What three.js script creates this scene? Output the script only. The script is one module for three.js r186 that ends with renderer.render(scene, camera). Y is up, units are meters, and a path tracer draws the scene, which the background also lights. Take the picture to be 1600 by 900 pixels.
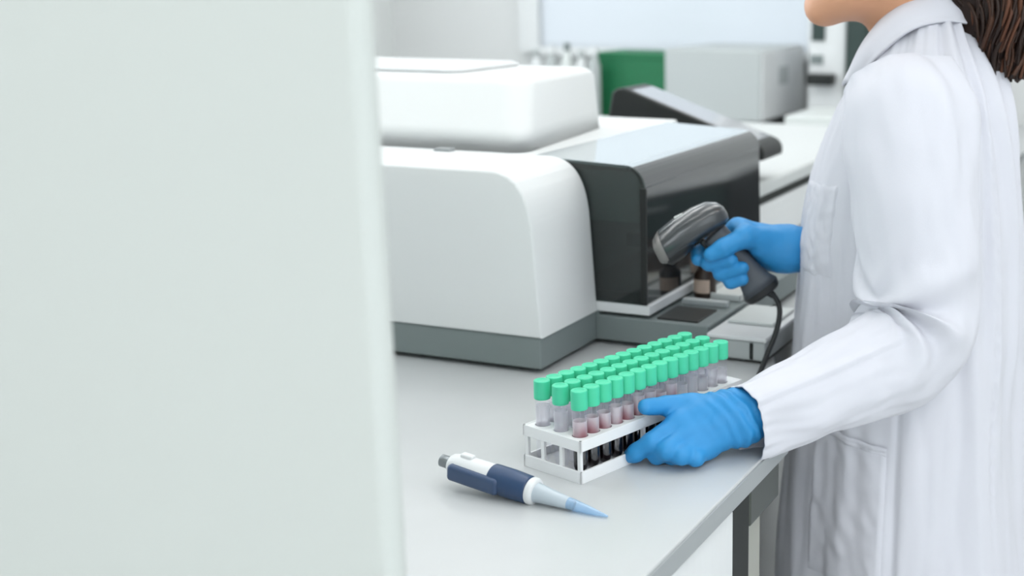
import * as THREE from 'three';
import { RoundedBoxGeometry } from 'three/addons/geometries/RoundedBoxGeometry.js';
import { mergeGeometries, toCreasedNormals } from 'three/addons/utils/BufferGeometryUtils.js';
import { ImprovedNoise } from 'three/addons/math/ImprovedNoise.js';
import { RectAreaLightUniformsLib } from 'three/addons/lights/RectAreaLightUniformsLib.js';

// ---------------------------------------------------------------- camera, light, exposure
const scene = new THREE.Scene();
const camera = new THREE.PerspectiveCamera(2 * Math.atan(450 / 2000) * 180 / Math.PI, 1600 / 900, 0.02, 40);
camera.position.set(0, 1.38, 0);
camera.rotation.set(-Math.atan(480 / 2000), 0, 0);
camera.setViewOffset(1600, 900, -300, 0, 1600, 900);       // shifted lens, optical axis right of the middle
camera.focus = 1.30; camera.userData.fStop = 4.2;
scene.add(camera);
const renderer = new THREE.WebGLRenderer({ antialias: true });
renderer.toneMapping = THREE.LinearToneMapping;
renderer.toneMappingExposure = 1.0;
renderer.shadowMap.enabled = true;
RectAreaLightUniformsLib.init();
scene.background = new THREE.Color(0xdfe8f0);
const LAMP = 2.75, FILL_RIGHT = 0.8, FILL_SIDE = 2.9, FILL_REAR = 2.8;                                           // radiance of the ceiling panels and of the added fill windows

// ---------------------------------------------------------------- helpers
let seed = 7;
const rnd = () => { seed = (seed * 1664525 + 1013904223) >>> 0; return seed / 4294967296; };
const perlin = new ImprovedNoise();
const noise = (x, y, z) => perlin.noise(x, y, z);
const V = (x, y, z) => new THREE.Vector3(x, y, z);
const mix = (a, b, t) => a + (b - a) * t;
const clamp = (x, a = 0, b = 1) => Math.min(b, Math.max(a, x));
const sstep = (a, b, x) => { const t = clamp((x - a) / (b - a)); return t * t * (3 - 2 * t); };
const names = {};
function numbered(n) { const k = names[n] = (names[n] ?? -1) + 1; return k ? `${n}_${String(k).padStart(3, '0')}` : n; }
// the lab's own axes: b runs from the bench front towards its back, d along the bench away from the near end
const TH = 22 * Math.PI / 180, BX = -Math.cos(TH), BZ = -Math.sin(TH), DX = Math.sin(TH), DZ = -Math.cos(TH);
const OX = -0.2017, OZ = -1.5296;                            // front corner of the analyzer on the worktop
const W = (b, y, d) => V(OX + BX * b + DX * d, y, OZ + BZ * b + DZ * d);
function shadow(m) { m.castShadow = true; m.receiveShadow = true; return m; }
function mesh(name, geo, mat, parent) { const m = shadow(new THREE.Mesh(geo, mat)); m.name = parent ? name : numbered(name); (parent ?? scene).add(m); return m; }
function thing(name, label, category, pos, turn = 0, group) {
  const o = new THREE.Group(); o.name = numbered(name); o.position.copy(pos); o.rotation.y = turn;
  o.userData = { label, category }; if (group) o.userData.group = group; scene.add(o); return o;
}
const benchThing = (name, label, category, b, y, d, group) => thing(name, label, category, W(b, y, d), -TH, group);
// inside a benchThing: local x = -(b), z = -(d)
function boxGeo(b0, b1, y0, y1, d0, d1, r = 0.002, seg = 2) {
  const g = new RoundedBoxGeometry(Math.abs(b1 - b0), y1 - y0, Math.abs(d1 - d0), seg, Math.min(r, (y1 - y0) * 0.49, Math.abs(b1 - b0) * 0.49, Math.abs(d1 - d0) * 0.49));
  return g.translate(-(b0 + b1) / 2, (y0 + y1) / 2, -(d0 + d1) / 2);
}
function struct(name, geo, mat, pos, turn = 0) { const m = mesh(name, geo, mat); m.name = name; m.userData.kind = 'structure'; if (pos) m.position.copy(pos); m.rotation.y = turn; return m; }
function polyExtrude(pts, h, bevel = 0) {                    // pts in (b, d), rises h from y = 0
  const s = new THREE.Shape(pts.map(([b, d]) => new THREE.Vector2(-b, d)));
  return new THREE.ExtrudeGeometry(s, { depth: h - 2 * bevel, bevelEnabled: bevel > 0, bevelSize: bevel, bevelThickness: bevel, bevelOffset: -bevel, bevelSegments: 2 }).rotateX(-Math.PI / 2).translate(0, bevel, 0);
}
function loft(rings, { closed = true, capStart = false, capEnd = false, uvScale = [1, 1] } = {}) {
  const n = rings.length, m = rings[0].length, pos = [], uv = [], idx = [];
  const cols = closed ? m + 1 : m;
  for (let i = 0; i < n; i++) for (let j = 0; j < cols; j++) { const p = rings[i][j % m]; pos.push(p.x, p.y, p.z); uv.push(j / m * uvScale[0], i / (n - 1) * uvScale[1]); }
  for (let i = 0; i < n - 1; i++) for (let j = 0; j < cols - 1; j++) { const a = i * cols + j, b = a + cols; idx.push(a, a + 1, b, a + 1, b + 1, b); }
  const cap = (i, flip) => { const c = V(0, 0, 0); rings[i].forEach(p => c.add(p)); c.multiplyScalar(1 / m); const k = pos.length / 3; pos.push(c.x, c.y, c.z); uv.push(.5, .5);
    for (let j = 0; j < cols - 1; j++) flip ? idx.push(k, i * cols + j + 1, i * cols + j) : idx.push(k, i * cols + j, i * cols + j + 1); };
  if (capStart) cap(0, true); if (capEnd) cap(n - 1, false);
  const g = new THREE.BufferGeometry();
  g.setAttribute('position', new THREE.Float32BufferAttribute(pos, 3)); g.setAttribute('uv', new THREE.Float32BufferAttribute(uv, 2)); g.setIndex(idx);
  g.computeVertexNormals();
  if (closed) { const N = g.attributes.normal; for (let i = 0; i < n; i++) { const a = i * cols, b = a + cols - 1, v = V(N.getX(a) + N.getX(b), N.getY(a) + N.getY(b), N.getZ(a) + N.getZ(b)).normalize(); N.setXYZ(a, v.x, v.y, v.z); N.setXYZ(b, v.x, v.y, v.z); } }
  return g;
}
function tube(pts, r, seg = 40, rad = 10) { return new THREE.TubeGeometry(new THREE.CatmullRomCurve3(pts.map(p => Array.isArray(p) ? V(...p) : p)), seg, r, rad, false); }
function cylBetween(a, b, r0, r1 = r0, rad = 24) { const d = b.clone().sub(a), g = new THREE.CylinderGeometry(r1, r0, d.length(), rad); g.translate(0, d.length() / 2, 0); g.applyQuaternion(new THREE.Quaternion().setFromUnitVectors(V(0, 1, 0), d.clone().normalize())); return g.translate(a.x, a.y, a.z); }
function merged(list) { return mergeGeometries(list.map(g => { const k = g.index ? g.toNonIndexed() : g; for (const a of Object.keys(k.attributes)) if (!['position', 'normal', 'uv'].includes(a)) k.deleteAttribute(a); if (!k.attributes.uv) k.setAttribute('uv', new THREE.Float32BufferAttribute(new Float32Array(k.attributes.position.count * 2), 2)); return k; })); }

// signed distance tools and a surface-nets mesher
const smin = (a, b, k) => { const h = clamp(0.5 + 0.5 * (b - a) / k); return mix(b, a, h) - k * h * (1 - h); };
function capsule(a, b, ra, rb = ra) {
  const ax = a[0], ay = a[1], az = a[2], dx = b[0] - ax, dy = b[1] - ay, dz = b[2] - az, L = dx * dx + dy * dy + dz * dz || 1e-9;
  return (x, y, z) => { const px = x - ax, py = y - ay, pz = z - az, t = clamp((px * dx + py * dy + pz * dz) / L); const qx = px - dx * t, qy = py - dy * t, qz = pz - dz * t; return Math.sqrt(qx * qx + qy * qy + qz * qz) - mix(ra, rb, t); };
}
function ellipsoid(c, r) { return (x, y, z) => { const px = x - c[0], py = y - c[1], pz = z - c[2]; const k0 = Math.hypot(px / r[0], py / r[1], pz / r[2]), k1 = Math.hypot(px / r[0] ** 2, py / r[1] ** 2, pz / r[2] ** 2); return k1 < 1e-9 ? -Math.min(...r) : k0 * (k0 - 1) / k1; }; }
function nets(f, lo, hi, h) {
  const nx = Math.ceil((hi[0] - lo[0]) / h) + 1, ny = Math.ceil((hi[1] - lo[1]) / h) + 1, nz = Math.ceil((hi[2] - lo[2]) / h) + 1;
  const F = new Float32Array(nx * ny * nz), id = (i, j, k) => i + nx * (j + ny * k);
  for (let k = 0; k < nz; k++) for (let j = 0; j < ny; j++) for (let i = 0; i < nx; i++) F[id(i, j, k)] = f(lo[0] + i * h, lo[1] + j * h, lo[2] + k * h);
  const vid = new Int32Array(nx * ny * nz).fill(-1), pos = [], idx = [];
  const E = [[0, 1], [2, 3], [4, 5], [6, 7], [0, 2], [1, 3], [4, 6], [5, 7], [0, 4], [1, 5], [2, 6], [3, 7]];
  for (let k = 0; k < nz - 1; k++) for (let j = 0; j < ny - 1; j++) for (let i = 0; i < nx - 1; i++) {
    const c = []; let neg = 0; for (let q = 0; q < 8; q++) { const v = F[id(i + (q & 1), j + (q >> 1 & 1), k + (q >> 2))]; c.push(v); if (v < 0) neg++; }
    if (!neg || neg === 8) continue;
    let x = 0, y = 0, z = 0, n = 0;
    for (const [a, b] of E) if ((c[a] < 0) !== (c[b] < 0)) { const t = c[a] / (c[a] - c[b]); x += mix(a & 1, b & 1, t); y += mix(a >> 1 & 1, b >> 1 & 1, t); z += mix(a >> 2, b >> 2, t); n++; }
    vid[id(i, j, k)] = pos.length / 3; pos.push(lo[0] + (i + x / n) * h, lo[1] + (j + y / n) * h, lo[2] + (k + z / n) * h);
  }
  const quad = (a, b, c, d, flip) => { if (a < 0 || b < 0 || c < 0 || d < 0) return; flip ? idx.push(a, c, b, a, d, c) : idx.push(a, b, c, a, c, d); };
  for (let k = 1; k < nz - 1; k++) for (let j = 1; j < ny - 1; j++) for (let i = 1; i < nx - 1; i++) {
    const s = F[id(i, j, k)] < 0;
    if (s !== F[id(i + 1, j, k)] < 0) quad(vid[id(i, j - 1, k - 1)], vid[id(i, j, k - 1)], vid[id(i, j, k)], vid[id(i, j - 1, k)], !s);
    if (s !== F[id(i, j + 1, k)] < 0) quad(vid[id(i - 1, j, k - 1)], vid[id(i - 1, j, k)], vid[id(i, j, k)], vid[id(i, j, k - 1)], !s);
    if (s !== F[id(i, j, k + 1)] < 0) quad(vid[id(i - 1, j - 1, k)], vid[id(i, j - 1, k)], vid[id(i, j, k)], vid[id(i - 1, j, k)], !s);
  }
  const N = new Float32Array(pos.length), e = h * 0.6;
  for (let p = 0; p < pos.length; p += 3) { const [x, y, z] = [pos[p], pos[p + 1], pos[p + 2]]; const g = V(f(x + e, y, z) - f(x - e, y, z), f(x, y + e, z) - f(x, y - e, z), f(x, y, z + e) - f(x, y, z - e)).normalize(); N[p] = g.x; N[p + 1] = g.y; N[p + 2] = g.z; }
  const g = new THREE.BufferGeometry(); g.setAttribute('position', new THREE.Float32BufferAttribute(pos, 3)); g.setAttribute('normal', new THREE.Float32BufferAttribute(N, 3));
  const uv = new Float32Array(pos.length / 3 * 2); for (let p = 0; p < pos.length / 3; p++) { uv[2 * p] = pos[3 * p] + pos[3 * p + 2] * 0.7; uv[2 * p + 1] = pos[3 * p + 1] + pos[3 * p + 2] * 0.3; }
  g.setAttribute('uv', new THREE.Float32BufferAttribute(uv, 2)); g.setIndex(idx); return g;
}

// ---------------------------------------------------------------- procedural textures and materials
function dataTex(n, fn, repeat = [1, 1], srgb = false) {
  const a = new Uint8Array(n * n * 4);
  for (let j = 0; j < n; j++) for (let i = 0; i < n; i++) { const v = fn(i / n, j / n), o = 4 * (j * n + i); const c = Array.isArray(v) ? v : [v, v, v]; a[o] = clamp(c[0]) * 255; a[o + 1] = clamp(c[1]) * 255; a[o + 2] = clamp(c[2]) * 255; a[o + 3] = 255; }
  const t = new THREE.DataTexture(a, n, n); t.magFilter = THREE.LinearFilter; t.minFilter = THREE.LinearMipmapLinearFilter; t.generateMipmaps = true; t.wrapS = t.wrapT = THREE.RepeatWrapping; t.repeat.set(...repeat); if (srgb) t.colorSpace = THREE.SRGBColorSpace; t.needsUpdate = true; return t;
}
const tileN = (u, v, f, o = 0) => { const a = noise(u * f, v * f, o), b = noise((u - 1) * f, v * f, o), c = noise(u * f, (v - 1) * f, o), d = noise((u - 1) * f, (v - 1) * f, o); return mix(mix(a, b, u), mix(c, d, u), v); };
const weave = dataTex(256, (u, v) => 0.5 + 0.22 * Math.sin(u * Math.PI * 2 * 64) * Math.sin(v * Math.PI * 2 * 64) + 0.2 * tileN(u, v, 40, 3) + 0.15 * tileN(u, v, 9, 7), [1, 1]);
const grain = dataTex(256, (u, v) => 0.5 + 0.3 * tileN(u, v, 60, 1) + 0.3 * tileN(u, v, 17, 5));
const wear = dataTex(256, (u, v) => { const k = 0.97 + 0.03 * tileN(u, v, 5, 2) + 0.015 * tileN(u, v, 30, 8); return [k, k, k]; });
const crinkle = dataTex(256, (u, v) => 0.5 + 0.35 * Math.abs(tileN(u, v, 6, 4)) * 2 - 0.2 + 0.12 * tileN(u, v, 18, 9));
crinkle.repeat.set(11, 11); grain.repeat.set(3, 3);
const std = (hex, rough, o = {}) => new THREE.MeshPhysicalMaterial({ color: hex, roughness: rough, ...o });
const M = {
  wall: std(0xe6e9e8, 0.9, { bumpMap: grain, bumpScale: 0.0003 }),
  partition: std(0xc4c9c6, 0.85, { bumpMap: grain, bumpScale: 0.0001 }),
  greyWall: std(0xdddfdf, 0.9, { bumpMap: grain, bumpScale: 0.0003 }),
  floor: std(0xe3e5e4, 0.45, { map: wear }),
  ceiling: std(0xf0f2f2, 0.95),
  white: std(0xe2e5e6, 0.42, { map: wear, clearcoat: 0.15, clearcoatRoughness: 0.3 }),
  shell: std(0xe0e3e3, 0.5, { bumpMap: grain, bumpScale: 0.00004 }), matteWhite: std(0xc9cdcd, 0.75),
  top: std(0xc4c7c8, 0.36, { map: wear, clearcoat: 0.25, clearcoatRoughness: 0.25 }),
  edge:std(0x999ea0, 0.45), darkGap: std(0x1d2120, 0.7), apron: std(0x4a4f4a, 0.35, { metalness: 0.3 }), beige: std(0xa9aaa2, 0.6), steel: std(0x9aa0a0, 0.35, { metalness: 0.8 }),
  base: std(0x7b8585, 0.5, { bumpMap: grain, bumpScale: 0.00005 }), lightGrey: std(0xb4baba, 0.5), tray: std(0xd7dcda, 0.35),
  smokeSide: new THREE.MeshPhysicalMaterial({ color: 0xa9b3b1, roughness: 0.06, transmission: 0.96, thickness: 0, ior: 1.5 }),
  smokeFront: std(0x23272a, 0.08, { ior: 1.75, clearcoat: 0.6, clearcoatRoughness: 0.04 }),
  reflectTop: std(0xb9c4c8, 0.14, { clearcoat: 1, clearcoatRoughness: 0.06 }),  // pale grey puts the bright grazing reflection into the smoked top's colour
  black: std(0x101514, 0.4), blackGloss: std(0x1b2222, 0.18, { clearcoat: 0.6 }), screenGloss: std(0x9a9da4, 0.14, { clearcoat: 1, clearcoatRoughness: 0.05 }),
  green: std(0x0b6a41, 0.55), darkGreen: std(0x2c3d3a, 0.6), brown: std(0x33261e, 0.35), label: std(0xcdb7a6, 0.7),
  cap: std(0x49d0a4, 0.45, { sheen: 0.2 }), glass: new THREE.MeshPhysicalMaterial({ color: 0xfdfdff, roughness: 0.03, transmission: 1, thickness: 0, ior: 1.4 }),
  blood: std(0x0d0508, 0.2, { clearcoat: 0.5 }), film: new THREE.MeshPhysicalMaterial({ vertexColors: true, roughness: 0.3, transmission: 0.55, thickness: 0 }), greyFilm: new THREE.MeshPhysicalMaterial({ color: 0xf4f2f5, roughness: 0.3, transmission: 0.75, thickness: 0 }), rack: std(0xeceeef, 0.4),
  navy: std(0x1e3d63, 0.36, { clearcoat: 0.25, clearcoatRoughness: 0.3 }), navyRest: std(0x33496a, 0.4, { clearcoat: 0.2 }), shaft: std(0xb9c4cc, 0.3), tip: new THREE.MeshPhysicalMaterial({ color: 0xcfe7fb, roughness: 0.12, transmission: 0.75, thickness: 0 }), metalGrey: std(0x8a8f92, 0.3, { metalness: 0.7 }),
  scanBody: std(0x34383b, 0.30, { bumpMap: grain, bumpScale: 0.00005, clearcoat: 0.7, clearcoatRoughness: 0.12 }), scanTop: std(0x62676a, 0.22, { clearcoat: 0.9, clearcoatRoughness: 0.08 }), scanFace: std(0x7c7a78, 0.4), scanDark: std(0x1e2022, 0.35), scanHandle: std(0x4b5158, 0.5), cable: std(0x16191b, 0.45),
  glove: std(0x298bc9, 0.52, { bumpMap: crinkle, bumpScale: 0.0014, sheen: 0.25, sheenColor: new THREE.Color(0xbfe2ff), sheenRoughness: 0.5 }),
  coat: std(0xd2d3db, 0.85, { bumpMap: weave, bumpScale: 0.00025, sheen: 0.1, sheenRoughness: 0.6, sheenColor: new THREE.Color(0xffffff) }),
  lining: std(0xc9c8d8, 0.9), stitch: std(0xc4c6d2, 0.9),
  skin: std(0xd39d7c, 0.5, { sheen: 0.2, sheenColor: new THREE.Color(0xffb090), bumpMap: grain, bumpScale: 0.0001 }), lip: std(0xb5615a, 0.4), eye: std(0xf2efe9, 0.15), iris: std(0x33211a, 0.1),
  hair: new THREE.MeshPhysicalMaterial({ vertexColors: true, roughness: 0.42, specularIntensity: 0.55 }),
  trousers: std(0x2c3644, 0.9), shoe: std(0xe9eaea, 0.6),
  lamp: std(0xffffff, 0.6, { emissive: 0xffffff, emissiveIntensity: 1.1 }),
  fillPane: std(0xe8eef2, 0.3, { emissive: 0xf2f7ff, emissiveIntensity: 0.5 }),  // glowing pane of the added fill windows
  pane: std(0x9fa6ab, 0.35, { emissive: new THREE.Color(0.84, 0.90, 0.97), emissiveIntensity: 0.27 }),
};
M.weaveRepeat = null;

// ---------------------------------------------------------------- the room
const T = -TH;
const roomBox = (name, mat, b0, b1, y0, y1, d0, d1) => struct(name, boxGeo(b0, b1, y0, y1, d0, d1, 0), mat, W(0, 0, 0), T);
const RB0 = -2.4, RB1 = 2.4, RD0 = -3.2, RD1 = 3.1, RH = 2.8;
roomBox('floor', M.floor, RB0 - .15, RB1 + .15, -0.15, 0, RD0 - .15, RD1 + .15);
roomBox('ceiling', M.ceiling, RB0 - .15, RB1 + .15, RH, RH + .15, RD0 - .15, RD1 + .15);
roomBox('wall_back', M.greyWall, RB0, RB1, 0, RH, RD1, RD1 + .15);
roomBox('wall_rear', M.wall, RB0, RB1, 0, RH, RD0 - .15, RD0);
roomBox('wall_side', M.wall, RB1, RB1 + .15, 0, RH, RD0 - .15, RD1 + .15);
roomBox('wall_right', M.wall, RB0 - .15, RB0, 0, RH, RD0 - .15, RD1 + .15);
// made-up pale grey-green partition standing in for a flat overlay, ends beside the bench
{ const g = boxGeo(-0.333, RB1, 0, RH, -0.772, -0.752, 0.0095, 4); struct('added_wall_left', g, M.partition, W(0, 0, 0), T); }

// ceiling panels: frame, glowing diffuser and the light just below it
for (const [b, d] of [[-1.5, -2.4], [0.1, -2.4], [1.6, -2.4], [-1.5, -0.95], [0.2, -1.0], [1.6, -0.95], [-1.5, 0.5], [0.1, 0.5], [1.6, 0.5], [-1.5, 2.0], [0.1, 2.0], [1.6, 2.0]]) {
  const o = benchThing('ceiling_light', 'flat white ceiling light panel above the laboratory', 'ceiling light', b, RH - 0.03, d, 'ceiling light panels');
  mesh('frame', merged([boxGeo(-.32, .32, 0, .03, -.62, -.60), boxGeo(-.32, .32, 0, .03, .60, .62), boxGeo(-.32, -.30, 0, .03, -.60, .60), boxGeo(.30, .32, 0, .03, -.60, .60)]), M.white, o);
  mesh('diffuser', boxGeo(-.30, .30, 0.008, .02, -.60, .60, 0.001), M.lamp, o);
  const l = new THREE.RectAreaLight(0xfffdfb, LAMP, 0.58, 1.18); l.position.copy(W(b, RH - 0.035, d)); l.rotation.set(-Math.PI / 2, 0, -TH, 'YXZ'); l.rotation.order = 'YXZ'; l.rotation.set(-Math.PI / 2, -TH, 0); l.name = numbered('panel_light'); scene.add(l);
}

// windows added in both long walls as fill light, out of view
[[-2.25, RB0, 1], [-.72, RB0, 1], [-.05, RB1, -1], [1.45, RB1, -1]].forEach(([d, bw, sg], i) => {
  const w = thing('window_' + (i + 2), 'added unseen side window for fill light', 'window', W(bw, .95, d), T); w.name = 'window_' + (i + 2); w.userData = { kind: 'structure' };
  mesh('window_frame', merged([boxGeo(0, .05 * sg, 0, 1.5, -.68, -.62), boxGeo(0, .05 * sg, 0, 1.5, .62, .68), boxGeo(0, .05 * sg, 0, .06, -.62, .62), boxGeo(0, .05 * sg, 1.44, 1.5, -.62, .62)]), M.white, w);
  mesh('pane', boxGeo(.01 * sg, .022 * sg, .06, 1.44, -.62, .62, .001), M.fillPane, w);
  const l = new THREE.RectAreaLight(0xffffff, sg > 0 ? FILL_RIGHT : FILL_SIDE, 1.22, 1.36); l.position.copy(W(bw + .03 * sg, 1.7, d)); l.lookAt(W(bw - sg, 1.7, d)); l.name = numbered('window_light'); scene.add(l);
});
{ // one more added fill window in the rear wall, at the camera's end of the room
  const b = -1.1, w = thing('window_6', 'added unseen rear window for fill light', 'window', W(b, .75, RD0), T); w.name = 'window_6'; w.userData = { kind: 'structure' };
  mesh('window_frame', merged([boxGeo(-.68, -.62, 0, 1.7, 0, .05), boxGeo(.62, .68, 0, 1.7, 0, .05), boxGeo(-.62, .62, 0, .06, 0, .05), boxGeo(-.62, .62, 1.64, 1.7, 0, .05)]), M.white, w);
  mesh('pane', boxGeo(-.62, .62, .06, 1.64, .01, .022, .001), M.fillPane, w);
  const l = new THREE.RectAreaLight(0xffffff, FILL_REAR, 1.22, 1.56); l.position.copy(W(b, 1.6, RD0 + .03)); l.lookAt(W(b, 1.6, RD0 - 1)); l.name = numbered('window_light'); scene.add(l);
}
// frosted window in the back wall, with its white frame
{ const w = thing('window_1', 'bright frosted window with white frame above the far bench', 'window', W(0, 1.115, RD1 - 0.0), T); w.name = 'window_1'; w.userData = { kind: 'structure' };
  mesh('window_frame', merged([boxGeo(1.70, 1.785, 0, 1.3, -.05, .0), boxGeo(.62, 1.70, 1.24, 1.3, -.05, 0), boxGeo(.585, .62, 0, 1.3, -.05, 0)]), M.white, w);
  mesh('pane', boxGeo(.62, 1.70, .018, 1.24, -.022, -.008, .001), M.pane, w);
  mesh('window_sill', boxGeo(.585, 1.70, -.012, .018, -.06, 0, .004), M.white, w);
  const l = new THREE.RectAreaLight(0xecf5ff, 0.42, 1.06, 1.2); l.position.copy(W(1.16, 1.75, RD1 - .03)); l.lookAt(W(1.16, 1.75, RD1 + 1)); l.name = numbered('window_light'); scene.add(l);
}
// ---------------------------------------------------------------- bench
{ const o = benchThing('worktop', 'long white laboratory worktop with a grey front edge', 'worktop', 0, 0.878, 0);
  const outline = [[-.349, -.70], [-.349, -.085], [-.235, .2], [-.235, 3.08], [1.35, 3.08], [1.35, -.70]];
  mesh('slab', polyExtrude(outline, 0.022, 0.0015), M.top, o);
  const strip = (p, q, t = 0.0022) => { const L = Math.hypot(q[0] - p[0], q[1] - p[1]), nx = (q[1] - p[1]) / L, ny = -(q[0] - p[0]) / L; return polyExtrude([p, q, [q[0] - nx * t, q[1] - ny * t], [p[0] - nx * t, p[1] - ny * t]], 0.0195); };
  mesh('edge_band', merged([strip([-.349, -.70], [-.349, -.085]), strip([-.349, -.085], [-.235, .2]), strip([-.235, .2], [-.235, 3.05])]), M.edge, o);
}
{ const o = benchThing('base_cabinet', 'white base cabinet below the near end of the worktop', 'cabinet', 0, 0, 0);
  mesh('carcass', boxGeo(-.318, .6, .1, .87, -.69, -.222), M.white, o);
  mesh('door', boxGeo(-.338, -.32, .11, .862, -.452, -.2195, .002), M.white, o);
  mesh('door', boxGeo(-.338, -.32, .11, .862, -.69, -.458, .002), M.white, o);
  mesh('plinth', boxGeo(-.28, .6, 0, .1, -.69, -.222), M.darkGap, o); }
{ const o = benchThing('bench_frame', 'dark grey metal bench support with post and apron', 'bench frame', 0, 0, 0);
  mesh('post', boxGeo(-.337, -.25, 0, .872, -.2185, -.169), M.darkGap, o);
  mesh('apron', boxGeo(-.338, -.30, .822, .872, -.168, -.075, .003), M.apron, o);
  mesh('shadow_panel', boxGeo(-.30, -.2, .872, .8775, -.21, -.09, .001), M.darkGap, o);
 }
{ const o = benchThing('drawer_cabinet', 'beige drawer cabinet below the worktop beside the white coat', 'cabinet', 0, 0, 0);
  mesh('carcass', boxGeo(-.30, .5, .06, .82, -.165, -.085), M.beige, o);
  mesh('drawer_front', boxGeo(-.318, -.301, .10, .818, -.165, -.08), M.beige, o); }
{ const o = benchThing('far_cabinet', 'white base cabinet run below the far part of the worktop', 'cabinet', 0, 0, 0);
  mesh('carcass', boxGeo(-.2, 1.3, .1, .872, .22, 3.05), M.white, o); mesh('plinth', boxGeo(-.16, 1.3, 0, .1, .22, 3.05), M.darkGap, o); }

// ---------------------------------------------------------------- analyzer
{ const o = benchThing('analyzer', 'large white laboratory analyzer with curved shell, grey base and smoked black cover', 'analyzer', 0, 0.9, 0);
  const near = 0, dEnd = 0.155;
  const baseN = merged([boxGeo(0.003, .9, .006, .047, 0.003, .157, .003)]);
  mesh('base', baseN, M.base, o);
  mesh('base', boxGeo(-.16, .9, .006, .041, .157, .66, .003), M.base, o);
  mesh('base_panel', boxGeo(.0, .9, .041, .047, .1575, .66, .001), M.base, o);
  for (const [b, d] of [[.05, .05], [.7, .05], [-.12, .6], [.7, .6], [-.12, .2]]) mesh('foot', new THREE.CylinderGeometry(.014, .016, .008, 16).translate(-b, .004, -d), M.black, o);
  // curved white end housing
  const s = new THREE.Shape(); s.moveTo(0, .0475); s.lineTo(-.008, .175);
  s.bezierCurveTo(-.012, .228, -.03, .254, -.068, .254); s.lineTo(-.9, .254); s.lineTo(-.9, .0475); s.lineTo(0, .0475);
  const eg = new THREE.ExtrudeGeometry(s, { depth: dEnd - .006, bevelEnabled: true, bevelSize: .003, bevelThickness: .003, bevelOffset: -.003, bevelSegments: 3, curveSegments: 28 }).translate(0, 0, -dEnd + .003);
  mesh('end_housing', toCreasedNormals(eg, .7), M.shell, o);
  mesh('latch', boxGeo(.21, .235, .253, .258, .135, .150, .001), M.edge, o);
  // deck behind the cover and the inside of the bay
  mesh('deck', boxGeo(.095, .9, .047, .252, .157, .655, .004), M.shell, o);
  mesh('bay_wall', boxGeo(.055, .094, .06, .245, .162, .60, .002), M.base, o);
  mesh('inner_panel', boxGeo(-.058, .052, .168, .236, .170, .174, .001), M.lightGrey, o);
  mesh('bay_floor', boxGeo(-.06, .055, .061, .075, .165, .60, .002), M.black, o);
  mesh('probe_arm', merged([boxGeo(-.03, .05, .17, .185, .25, .27), boxGeo(-.035, -.02, .09, .19, .25, .27), boxGeo(-.02, .04, .10, .12, .33, .40), cylBetween(V(.028, .075, -.26), V(.028, .1, -.26), .004, .006)]), M.steel, o);
  mesh('carousel', new THREE.CylinderGeometry(.05, .05, .03, 32).translate(.0, .09, -.42), M.lightGrey, o);
  mesh('cover_plinth', boxGeo(-.076, .055, .046, .060, .157, .62, .002), M.white, o);
  // smoked cover: side, rounded front, top with its bright reflection painted in
  const prof = (t) => { const p = new THREE.Shape(); const r = .03; p.moveTo(.071 - t, .06); p.lineTo(.071 - t, .246 - r); p.absarc(.071 - r, .246 - r, r - t, 0, Math.PI / 2, false); return p; };
  const side = prof(0); side.lineTo(-.05, .249); side.lineTo(-.05, .06); side.lineTo(.071, .06);
  mesh('cover_side', new THREE.ExtrudeGeometry(side, { depth: .003, bevelEnabled: false, curveSegments: 16 }).translate(0, 0, -.160), M.smokeSide, o);
  const front = new THREE.Shape(); front.moveTo(.071, .06); front.lineTo(.0675, .216); front.absarc(.071 - .033, .216, .03, 0.03, Math.PI * 0.36, false); front.lineTo(.045, .24); front.absarc(.071 - .033, .216, .026, Math.PI * 0.36, 0.03, true); front.lineTo(.067, .06); front.closePath();
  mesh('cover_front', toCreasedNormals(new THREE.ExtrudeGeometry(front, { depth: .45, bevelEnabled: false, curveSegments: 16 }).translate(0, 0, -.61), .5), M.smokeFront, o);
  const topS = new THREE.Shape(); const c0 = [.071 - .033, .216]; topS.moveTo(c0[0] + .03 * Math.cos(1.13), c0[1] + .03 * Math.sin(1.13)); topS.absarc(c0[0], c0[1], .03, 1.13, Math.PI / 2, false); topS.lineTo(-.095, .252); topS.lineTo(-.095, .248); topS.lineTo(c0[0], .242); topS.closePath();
  mesh('cover_top', toCreasedNormals(new THREE.ExtrudeGeometry(topS, { depth: .45, bevelEnabled: false, curveSegments: 16 }).translate(0, 0, -.61), .5), M.reflectTop, o);
  mesh('cover_frame', boxGeo(-.0725, -.064, .06, .217, .1555, .1605, .001), M.black, o);
  // upper housing: rounded block with leaning sides
  const rr = (b0, b1, d0, d1, y, r, skew = 0) => { const out = []; const n = 10; for (const [cb, cd, a0] of [[b0 + r, d0 + r, Math.PI], [b1 - r, d0 + r, 1.5 * Math.PI], [b1 - r, d1 - r, 0], [b0 + r, d1 - r, .5 * Math.PI]]) for (let i = 0; i <= n; i++) { const a = a0 + i / n * Math.PI / 2; { const bb = cb + r * Math.cos(a), dd = cd + r * Math.sin(a); out.push(V(-(bb + skew * clamp((dd - d0) / (d1 - d0)) * clamp((b1 - bb) / (b1 - b0))), y, -dd)); } } return out; };
  const lv = [[0, .112, .168, .03, .05], [.03, .122, .188, .035, .04], [.085, .145, .228, .04, .018], [.091, .150, .234, .045, .018], [.094, .158, .242, .05, .018]];
  const rings = lv.map(([y, b, d, r, k]) => rr(b, .8, d, .51 - y * .02, .252 + y, r, k));
  mesh('upper_housing', loft(rings, { capEnd: true, capStart: true }), M.shell, o);
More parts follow.
